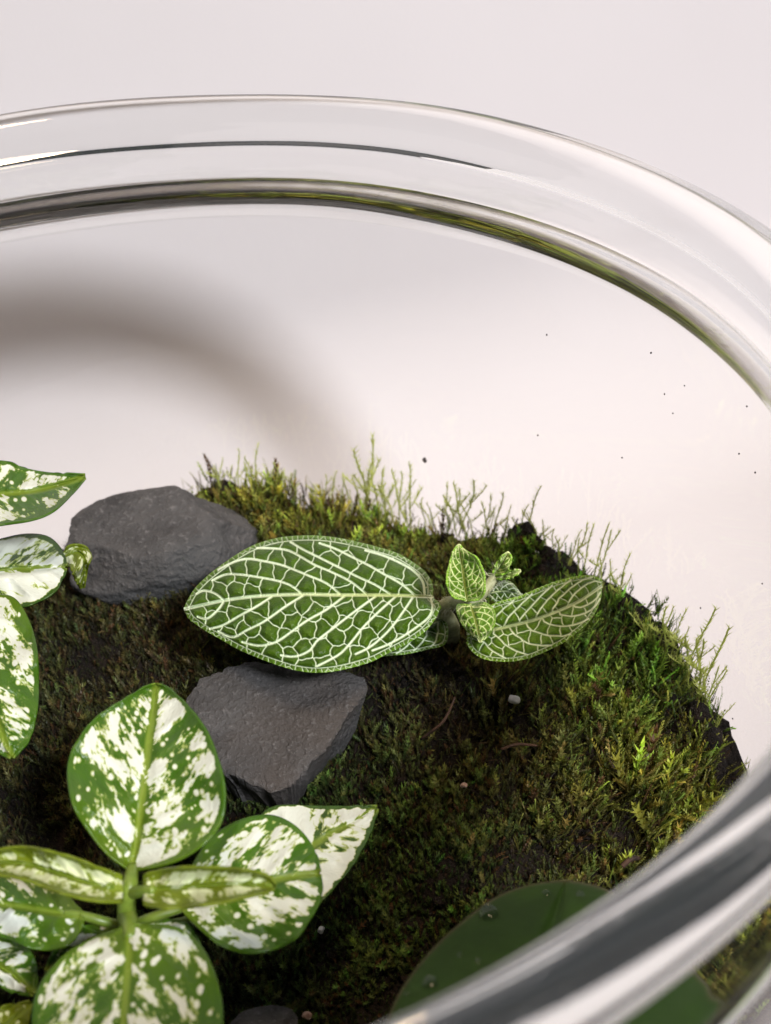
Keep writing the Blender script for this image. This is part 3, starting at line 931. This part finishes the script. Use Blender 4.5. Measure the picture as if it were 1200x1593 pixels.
def build_side_polka():
    p = at(-60, 960, -.93)
    root = empty('polka_dot_plant', (p.x, p.y, ZR - .93 * S))
    tag(root, 'white and green blotched polka dot plant beside the rounded dark stone', 'plant')
    L = lambda *a, **k: polka_leaf(root, *a, **k)
    L([(-95, 790), (-40, 775), (10, 768), (60, 762), (133, 741)], [(-95, 788), (-60, 730), (0, 716), (40, 728), (80, 735), (133, 739)], [(-95, 794), (-60, 825), (0, 816), (50, 808), (82, 795), (110, 770), (133, 743)],
      [-.52, -.49, -.49, -.52], cup=.0, cup_r=.04, seed=21, unit=190)
    L([(-80, 900), (-30, 893), (20, 887), (60, 885), (102, 882)], [(-80, 898), (-40, 850), (0, 838), (40, 830), (75, 834), (97, 855), (102, 880)], [(-80, 902), (-40, 945), (0, 950), (50, 940), (85, 921), (98, 900), (102, 884)],
      [-.58, -.565, -.57, -.60], cup=-.03, mat=POLKA_PALE, seed=22, unit=210)
    L([(-30, 925), (-25, 980), (-18, 1040), (-8, 1110), (18, 1178)], [(-32, 925), (-90, 950), (-105, 1010), (-90, 1080), (-40, 1150), (17, 1178)], [(-26, 925), (20, 928), (46, 965), (58, 1010), (61, 1060), (58, 1110), (46, 1150), (20, 1178)],
      [-.56, -.545, -.55, -.56, -.60], cup=-.03, seed=23, unit=230)
    # young leaf curling down
    L([(92, 872), (108, 862), (122, 858), (132, 872), (128, 915)], [(92, 866), (108, 850), (128, 849), (143, 862), (136, 880), (130, 915)], [(92, 880), (104, 880), (112, 885), (116, 898), (127, 916)],
      [-.66, -.64, -.64, -.67, -.72], mat=POLKA_NEW, seed=24, unit=120, nu=50, nv=30)
    tube('stem', [at(-60, 965, -.96), at(-55, 930, -.80), at(-50, 905, -.62), at(-60, 860, -.55)], [.018 * S, .018 * S, .016 * S, .012 * S], PSTEM, root)
    tube('petiole', [at(-50, 905, -.63), at(-40, 915, -.59), at(-29, 927, -.565)], [.01 * S, .009 * S, .006 * S], PSTEM, root)
    tube('petiole', [at(-60, 860, -.55), at(-85, 815, -.53), at(-92, 791, -.525)], [.01 * S, .009 * S, .006 * S], PSTEM, root)
    tube('petiole', [at(-50, 900, -.64), at(30, 885, -.65), at(94, 873, -.66)], [.009 * S, .008 * S, .004 * S], PSTEM, root)
build_side_polka()

# ---- smooth dark leaf near the rim
def build_dark_leaf():
    p = at(930, 1640, -.93)
    root = empty('broad_leaf_plant', (p.x, p.y, ZR - .93 * S))
    tag(root, 'smooth plain dark green rounded leaf with water drops, partly behind the near rim', 'plant')
    t = NT('dark_leaf')
    n = t.noise(120, 4, .55, t.obj())
    a = t.attr('leafc'); sp = t.n('ShaderNodeSeparateColor'); t.l(a.outputs['Color'], sp.inputs[0])
    col = t.ramp(n, [(.3, (.013, .030, .005)), (.7, (.020, .044, .007))])
    col = t.mix(t.ramp(t.noise(60, 2, .5, t.obj()), [(.66, (0,) * 3), (.74, (1,) * 3)]), col, (.022, .052, .006))
    col = t.mix(sp.outputs[0], col, (.075, .062, .035))
    t.principled(Base_Color=col, Roughness=.45, Specular_IOR_Level=.08, Normal=t.bump(t.noise(900, 3, .5, t.obj()), .12, .0005))
    left = [(760, 1790), (660, 1760), (596, 1690), (597, 1610), (613, 1560), (640, 1515), (680, 1468), (725, 1428), (770, 1396), (820, 1377), (880, 1368)]
    right = [(780, 1790), (900, 1760), (990, 1690), (1040, 1600), (1045, 1510), (1015, 1440), (950, 1386), (880, 1368)]
    sh = LeafShape([(770, 1788), (790, 1690), (815, 1580), (850, 1470), (880, 1370)], left, right, [-.56, -.54, -.54, -.56, -.60], cup=-.03, nu=80, nv=60, seed=40, ripple=.003)
    marg = np.clip(1 - (1 - np.abs(sh.Vv)) * sh.half / 7, 0, 1)
    marg = np.maximum(marg, np.clip(1 - (1 - sh.U) * sh.length / 7, 0, 1))
    o = sh.build('leaf', t.m, root, {'leafc': np.stack([marg * .8, marg, marg, np.ones_like(marg)], -1).reshape(-1, 4)})
    tube('petiole', [at(930, 1640, -.95), at(880, 1680, -.80), at(800, 1740, -.63), at(772, 1775, -.565)], [.016 * S, .015 * S, .013 * S, .010 * S], PSTEM, root)
    return sh
DARK = build_dark_leaf()

# ------------------------------------------------------------------ stones
def mat_stone(name, c0, c1, c2, sc):
    t = NT(name)
    v = t.obj()
    n1 = t.noise(sc, 5, .6, v); n2 = t.noise(sc * 9, 4, .65, v); n3 = t.noise(sc * .35, 2, .5, v)
    col = t.ramp(n1, [(.3, c0), (.6, c1)])
    col = t.mix(t.ramp(n3, [(.5, (0,) * 3), (.68, (.8,) * 3)]), col, c2)
    col = t.mix(t.ramp(n2, [(.56, (0,) * 3), (.72, (.7,) * 3)]), col, tuple(min(1, x * 2.2) for x in c1))
    t.principled(Base_Color=col, Roughness=.75, Specular_IOR_Level=.35, Normal=t.bump(t.math('ADD', n1, t.math('MULTIPLY', n2, .7)), 1.0, .0014))
    return t.m

def blob_stone(name, centre, size, rot, seed, mat, cuts=9, sub=6, rough=.06, depth=(.60, .86)):
    """a stone: a sphere cut by random planes, then roughened"""
    bm = bmesh.new()
    bmesh.ops.create_icosphere(bm, subdivisions=sub, radius=1.0)
    rng = random.Random(seed)
    pl = []
    for _ in range(cuts):
        n = Vector((rng.gauss(0, 1), rng.gauss(0, 1), rng.gauss(0, 1))).normalized()
        pl.append((n, rng.uniform(*depth)))
    off = Vector((seed * 3.1, seed * 1.7, 0))
    for v in bm.verts:
        p = v.co.copy()
        for n, d in pl:
            e = p.dot(n) - d
            if e > 0: p -= n * e * .97
        k = mnoise.fractal(p * 1.6 + off, 1.0, 2.0, 4) * rough + mnoise.fractal(p * 7 + off, 1.0, 2.0, 3) * rough * .3
        v.co = p * (1 + k)
        v.co = Vector((v.co.x * size[0], v.co.y * size[1], v.co.z * size[2]))
    me = bpy.data.meshes.new(name)
    bm.to_mesh(me); bm.free()
    me.polygons.foreach_set('use_smooth', [True] * len(me.polygons))
    me.materials.append(mat)
    o = bpy.data.objects.new(name, me)
    C.objects.link(o)
    o.location = centre
    o.rotation_euler = rot
    return o

ST1 = mat_stone('grey_stone', (.034, .033, .033), (.082, .079, .077), (.066, .070, .071), 110)
ST2 = mat_stone('slate_stone', (.040, .039, .039), (.072, .070, .069), (.064, .054, .047), 130)

def build_stones():
    c = at(252, 848, -.88)
    o = blob_stone('stone', c, (.235 * S, .15 * S, .125 * S), (.10, .06, -.10), 5, ST1, cuts=12, rough=.06, depth=(.74, .93))
    tag(o, 'rounded dark grey stone at the far left edge of the moss', 'stone')
    # flat slate: traced outline, tilted top, broken sides
    out = [(288, 1092), (312, 1058), (350, 1040), (400, 1031), (470, 1034), (530, 1042), (566, 1054), (573, 1074), (560, 1092), (535, 1120), (512, 1160), (482, 1190), (458, 1220), (427, 1230), (390, 1220), (350, 1206), (318, 1184), (300, 1140)]
    ring = []
    for a_, b_ in zip(out, out[1:] + out[:1]):
        for k_ in range(8): ring.append((a_[0] + (b_[0] - a_[0]) * k_ / 8, a_[1] + (b_[1] - a_[1]) * k_ / 8))
    ring = np.array(ring) + np.random.RandomState(3).normal(0, 1.1, (len(ring), 2))
    cpx = ring.mean(0)
    V, Fc = [], []
    n = len(ring)
    rng = np.random.RandomState(9)
    fr = [0, .2, .4, .6, .75, .87, .95, .985, 1.0]
    ztop = lambda px, py: -.80 + (1135 - py) * .00035 + (px - 430) * .00004
    levels = []
    for f in fr[1:]:
        lv = []
        for i, q in enumerate(ring):
            p = cpx + (q - cpx) * f
            z = ztop(*p) - (.006 * max(0, (f - .86) / .14) ** 2)
            w_ = at(p[0], p[1], z)
            k = mnoise.fractal(w_ * 170, 1.0, 2.0, 6) * .008 * S
            lv.append(w_ + Vector((0, 0, k)))
        levels.append(lv)
    for drop, grow in ((.02, -.004), (.05, -.016), (.10, -.034), (.16, -.07)):
        lv = []
        cw = at(cpx[0], cpx[1], ztop(*cpx))
        for i, w0 in enumerate(levels[len(fr) - 2]):
            d = Vector((w0.x - cw.x, w0.y - cw.y, 0)).normalized()
            k = mnoise.fractal(w0 * 180 + Vector((0, 0, drop * 9)), 1.0, 2.0, 4) * .012 * S
            lv.append(w0 + d * (grow * S + k) - Vector((0, 0, drop * S)))
        levels.append(lv)
    V = [at(cpx[0], cpx[1], ztop(*cpx))]
    for lv in levels: V += lv
    for i in range(n): Fc.append((0, 1 + i, 1 + (i + 1) % n))
    for l in range(len(levels) - 1):
        for i in range(n):
            i2 = (i + 1) % n
            Fc.append((1 + l * n + i, 1 + (l + 1) * n + i, 1 + (l + 1) * n + i2, 1 + l * n + i2))
    Fc.append(tuple(1 + (len(levels) - 1) * n + i for i in range(n))[::-1])
    o = mesh_obj('stone', V, Fc, ST2)
    bm = bmesh.new(); bm.from_mesh(o.data); bmesh.ops.recalc_face_normals(bm, faces=bm.faces); bm.to_mesh(o.data); bm.free()
    o.data.set_sharp_from_angle(angle=math.radians(32))
    tag(o, 'flat angular slate grey stone lying below the big veined leaf', 'stone')
    o = blob_stone('stone', at(405, 1618, -.92), (.07 * S, .05 * S, .05 * S), (0, 0, .3), 14, ST2, cuts=12)
    tag(o, 'small dark grey stone at the bottom edge beside the polka dot plant', 'stone')
build_stones()
build_clods()
build_crumbs()
build_moss()

# ------------------------------------------------------------------ small things
tw = NT('white_pebble'); tw.principled(Base_Color=tw.ramp(tw.noise(700, 3, .5, tw.obj()), [(.3, (.42, .38, .34)), (.7, (.66, .63, .58))]), Roughness=.6)
tb = NT('tan_pebble'); tb.principled(Base_Color=tb.ramp(tb.noise(700, 3, .5, tb.obj()), [(.3, (.22, .13, .10)), (.7, (.42, .30, .24))]), Roughness=.6)
def pebble(px, py, r, mat, label, seed, dz=.03):
    x, y = xy(px, py)
    g = float(ground(np.array(x), np.array(y))) + dz
    p = at(px, py, g)
    o = blob_stone('pebble', p, (r * S, r * .8 * S, r * .7 * S), (seed, seed * 2, seed * 3), seed, mat, cuts=6, sub=3)
    tag(o, label, 'pebble', 'pebbles in the moss')
pebble(800, 1088, .013, tw.m, 'tiny white pebble in the moss below the right veined leaf', 3, .045)
pebble(500, 1447, .009, tw.m, 'tiny white pebble on dark moss right of the polka dot plant', 4, .04)
pebble(478, 1580, .010, tb.m, 'tiny tan pebble at the bottom edge by the small stone', 5, .04)
pebble(722, 1222, .008, tb.m, 'tiny greyish tan pebble in the brown middle of the moss', 6, .04)

tk = NT('twig_bark'); tk.principled(Base_Color=tk.ramp(tk.noise(600, 3, .5, tk.obj()), [(.3, (.02, .011, .007)), (.7, (.08, .036, .017))]), Roughness=.8)
def twig(pts, r, label):
    P = []
    for px, py, dz in pts:
        x, y = xy(px, py)
        P.append(at(px, py, float(ground(np.array(x), np.array(y))) + dz))
    o = tube('twig', P, [r * S, r * 1.1 * S, r * .7 * S], tk.m, None, 8)
    tag(o, label, 'twig', 'bits of twig in the moss')
twig([(780, 1166, .045), (805, 1158, .05), (836, 1160, .045)], .003, 'thin reddish brown twig lying flat in the moss')
twig([(655, 1150, .03), (690, 1122, .05), (708, 1085, .045)], .0026, 'dark thin twig slanting in the moss under the veined leaf')
twig([(968, 1348, .05), (982, 1336, .06), (994, 1335, .05)], .005, 'short orange brown twig stub by the near rim')

# tall strands of moss along the glass
def strand_mesh(seed, h, lean):
    rng = np.random.RandomState(seed)
    n = 16
    s = np.linspace(0, 1, n)
    ph = rng.uniform(0, 6.28)
    ax = np.c_[lean[0] * s + .06 * np.sin(s * 5 + ph) * s, lean[1] * s + .03 * np.sin(s * 4 + ph) * s, s] * h
    T = []
    def add_axis(ax, w):
        for i in range(len(ax) - 1):
            for c in (np.array([1, 0, 0]), np.array([0, 1, 0])):
                c = c * w * S
                T.append((ax[i] - c, ax[i] + c, ax[i + 1] + c * .8)); T.append((ax[i] - c, ax[i + 1] + c * .8, ax[i + 1] - c * .8))
        for i in range(2, len(ax)):
            for k in range(2):
                for f in (0.0, .5):
                    p = ax[i] * (1 - f) + ax[i - 1] * f
                    a = rng.uniform(0, 6.28)
                    d = np.array([math.cos(a), math.sin(a) * .6, .9]); d /= np.linalg.norm(d)
                    l = rng.uniform(.005, .010) * S
                    sd = np.cross(d, [0, 0, 1]); sd = sd / np.linalg.norm(sd) * .0011 * S
                    T.append((p - sd, p + sd, p + d * l))
    add_axis(ax, .0011)
    if rng.uniform() < .55:
        for _ in range(rng.randint(1, 3)):
            i = rng.randint(5, 11)
            dr = np.array([rng.choice([-1, 1]) * rng.uniform(.5, 1), rng.uniform(-.3, .3), .8]); dr /= np.linalg.norm(dr)
            q = np.linspace(0, 1, 8)[:, None]
            add_axis(ax[i] + dr * q * h * rng.uniform(.2, .38) + np.array([0, 0, 1]) * q * q * .05 * h, .0009)
    return np.array(T)

tst = NT('moss_strand_leaf')
_d = tst.n('ShaderNodeBsdfPrincipled'); _c = tst.ramp(tst.noise(300, 2, .5, tst.obj()), [(.3, (.46, .52, .12)), (.7, (.62, .66, .20))])
tst.l(_c, _d.inputs['Base Color']); _d.inputs['Roughness'].default_value = .5
_t = tst.n('ShaderNodeBsdfTranslucent'); tst.l(_c, _t.inputs[0])
_m = tst.n('ShaderNodeMixShader'); _m.inputs[0].default_value = .5
tst.l(_d.outputs[0], _m.inputs[1]); tst.l(_t.outputs[0], _m.inputs[2]); tst.l(_m.outputs[0], tst.out.inputs[0])

def build_strands():
    # photo position of each strand's foot and its height in photo pixels
    S0 = [(340, 765, 40), (352, 770, 35), (372, 760, 45), (396, 765, 55), (400, 770, 40), (420, 765, 35), (440, 768, 40), (462, 772, 30), (500, 775, 30), (512, 778, 36), (530, 785, 30), (548, 782, 45),
          (565, 785, 75), (578, 790, 90), (592, 792, 70), (610, 795, 75), (630, 800, 60), (648, 805, 75), (668, 815, 40), (690, 820, 50), (700, 822, 60), (718, 825, 75), (735, 828, 70), (755, 832, 50), (775, 835, 60), (788, 838, 40),
          (810, 842, 70), (840, 850, 45), (862, 862, 35), (872, 870, 40), (885, 880, 55), (912, 890, 60), (934, 895, 70), (945, 930, 50), (958, 935, 60), (962, 945, 45),
          (1000, 985, 35), (1012, 1005, 55), (1022, 1010, 60), (1035, 1020, 75), (1048, 1030, 50), (1070, 1055, 105), (1080, 1060, 80), (1090, 1080, 75), (1100, 1090, 110), (1108, 1100, 60), (1115, 1105, 70), (1130, 1130, 40)]
    rng = np.random.RandomState(77)
    S0 += [(a + rng.uniform(-14, 14), b + rng.uniform(-4, 6), h * rng.uniform(.5, 1.0)) for a, b, h in S0]
    lib = []
    for k in range(14):
        T = strand_mesh(k + 1, 1.0 * S * .1, (rng.uniform(-.25, .3), rng.uniform(-.1, .1)))
        V = T.reshape(-1, 3)
        me_o = np_obj('moss_strand', V, np.arange(len(V)).reshape(-1, 3), tst.m, smooth=False)
        lib.append(me_o)
    used = set()
    for i, (px, py, hp) in enumerate(S0):
        k = rng.randint(14)
        # feet stand on the soil just inside the glass
        z = MOSS_Z + .01
        for _ in range(4):
            p = at(px, py, z)
            r = math.hypot(p.x, p.y) / S
            x, y = p.x / S, p.y / S
            if r > 1.05: x, y = x / r * 1.05, y / r * 1.05
            z = float(ground(np.array(x), np.array(y)))
        dist = (Vector((x * S, y * S, ZR + z * S)) - CAM).dot(CF)
        hh = (hp * 1.15 + 12) * dist / FPX / .86          # real height
        if k in used:
            o = lib[k].copy(); C.objects.link(o)
        else:
            o = lib[k]; used.add(k)
        o.location = (x * S, y * S, ZR + (z - .01) * S)
        sc = hh / (.1 * S)
        o.scale = (max(sc, .55) * 1.0, max(sc, .55) * 1.0, sc)
        o.rotation_euler = (0, 0, rng.uniform(-.6, .6))
        where = ('at the glass just right of the rounded stone' if px < 535 else 'at the far glass above the big veined leaf' if px < 695 else 'at the glass behind the small young veined leaves' if px < 878
                 else 'behind the tip of the right veined leaf' if px < 980 else 'at the right glass wall where the moss slopes down')
        tag(o, 'thin pale green feathery moss strand ' + where, 'moss strand', 'moss strands along the glass')
    for k in range(14):
        if k not in used: bpy.data.objects.remove(lib[k])
build_strands()

# water drops on the dark leaf
def build_drops():
    t = NT('water')
    g = t.n('ShaderNodeBsdfGlass'); g.inputs['IOR'].default_value = 1.33; g.inputs['Roughness'].default_value = 0.0
    t.l(g.outputs[0], t.out.inputs[0])
    spots = [(761, 1422, 15, 'large round water drop on the upper left of the dark leaf'), (670, 1530, 13, 'water drop low on the left side of the dark leaf'), (850, 1391, 7, 'small water drop near the top of the dark leaf'),
             (903, 1392, 6, 'small water drop by the rim on the dark leaf'), (744, 1496, 6, 'small water drop in the middle of the dark leaf'), (716, 1486, 5, 'tiny water drop left of the middle of the dark leaf'),
             (634, 1548, 5, 'tiny water drop at the left margin of the dark leaf'), (623, 1575, 5, 'tiny water drop at the lower left margin of the dark leaf'), (770, 1525, 14, 'round water drop beside the rim low on the dark leaf')]
    P = DARK.px.reshape(-1, 2); Zs = DARK.Z.ravel()
    for px, py, r, lab in spots:
        i = ((P - (px, py)) ** 2).sum(1).argmin()
        c = at(px, py, Zs[i])
        rr = r * (c - CAM).dot(CF) / FPX
        bm = bmesh.new(); bmesh.ops.create_uvsphere(bm, u_segments=20, v_segments=12, radius=1)
        for v in bm.verts:
            v.co = Vector((v.co.x * rr, v.co.y * rr * 1.1, max(v.co.z, -.2) * rr * .55))
        me = bpy.data.meshes.new('water_drop'); bm.to_mesh(me); bm.free()
        me.polygons.foreach_set('use_smooth', [True] * len(me.polygons)); me.materials.append(t.m)
        o = bpy.data.objects.new('water_drop', me); C.objects.link(o); o.location = c + Vector((0, 0, rr * .05))
        tag(o, lab, 'water drop', 'water drops on the dark leaf')
build_drops()

# specks of dirt on the far wall of the jar
def build_specks():
    t = NT('dirt'); t.principled(Base_Color=(.05, .04, .035), Roughness=.8)
    rng = np.random.RandomState(3)
    spots = [(661, 716, 4.0, 'largest dark speck on the far glass above the moss')] + [(x, y, r, 'tiny dark speck of dirt on the far jar glass') for x, y, r in
             [(851, 521, 1.5), (1013, 549, 1.6), (1034, 613, 1.3), (1047, 643, 1.2), (837, 677, 1.4), (1162, 632, 1.5), (968, 712, 1.3), (1150, 706, 1.4), (1175, 735, 1.6), (1186, 908, 1.2), (1090, 946, 1.4), (1140, 1118, 1.3), (1065, 600, 1.2)]]
    cf, cr, cu, cm = (np.array(v) for v in (CF, CR, CU, CAM))
    for px, py, r, lab in spots:
        d = cf + (px - PW / 2) / FPX * cr - (py - PH / 2) / FPX * cu
        # far crossing of the wall, just inside it
        R = 1.103 * S
        a_, b_, c_ = d[0] ** 2 + d[1] ** 2, 2 * (cm[0] * d[0] + cm[1] * d[1]), cm[0] ** 2 + cm[1] ** 2 - R * R
        tt = (-b_ + math.sqrt(b_ * b_ - 4 * a_ * c_)) / (2 * a_)
        p = Vector(cm + d * tt)
        rr = r * tt / FPX
        o = blob_stone('dirt_speck', p, (rr, rr, rr * 1.2), (0, 0, rng.uniform(0, 3)), rng.randint(50), t.m, cuts=4, sub=2, rough=.2)
        tag(o, lab, 'speck', 'specks of dirt on the jar glass')
build_specks()
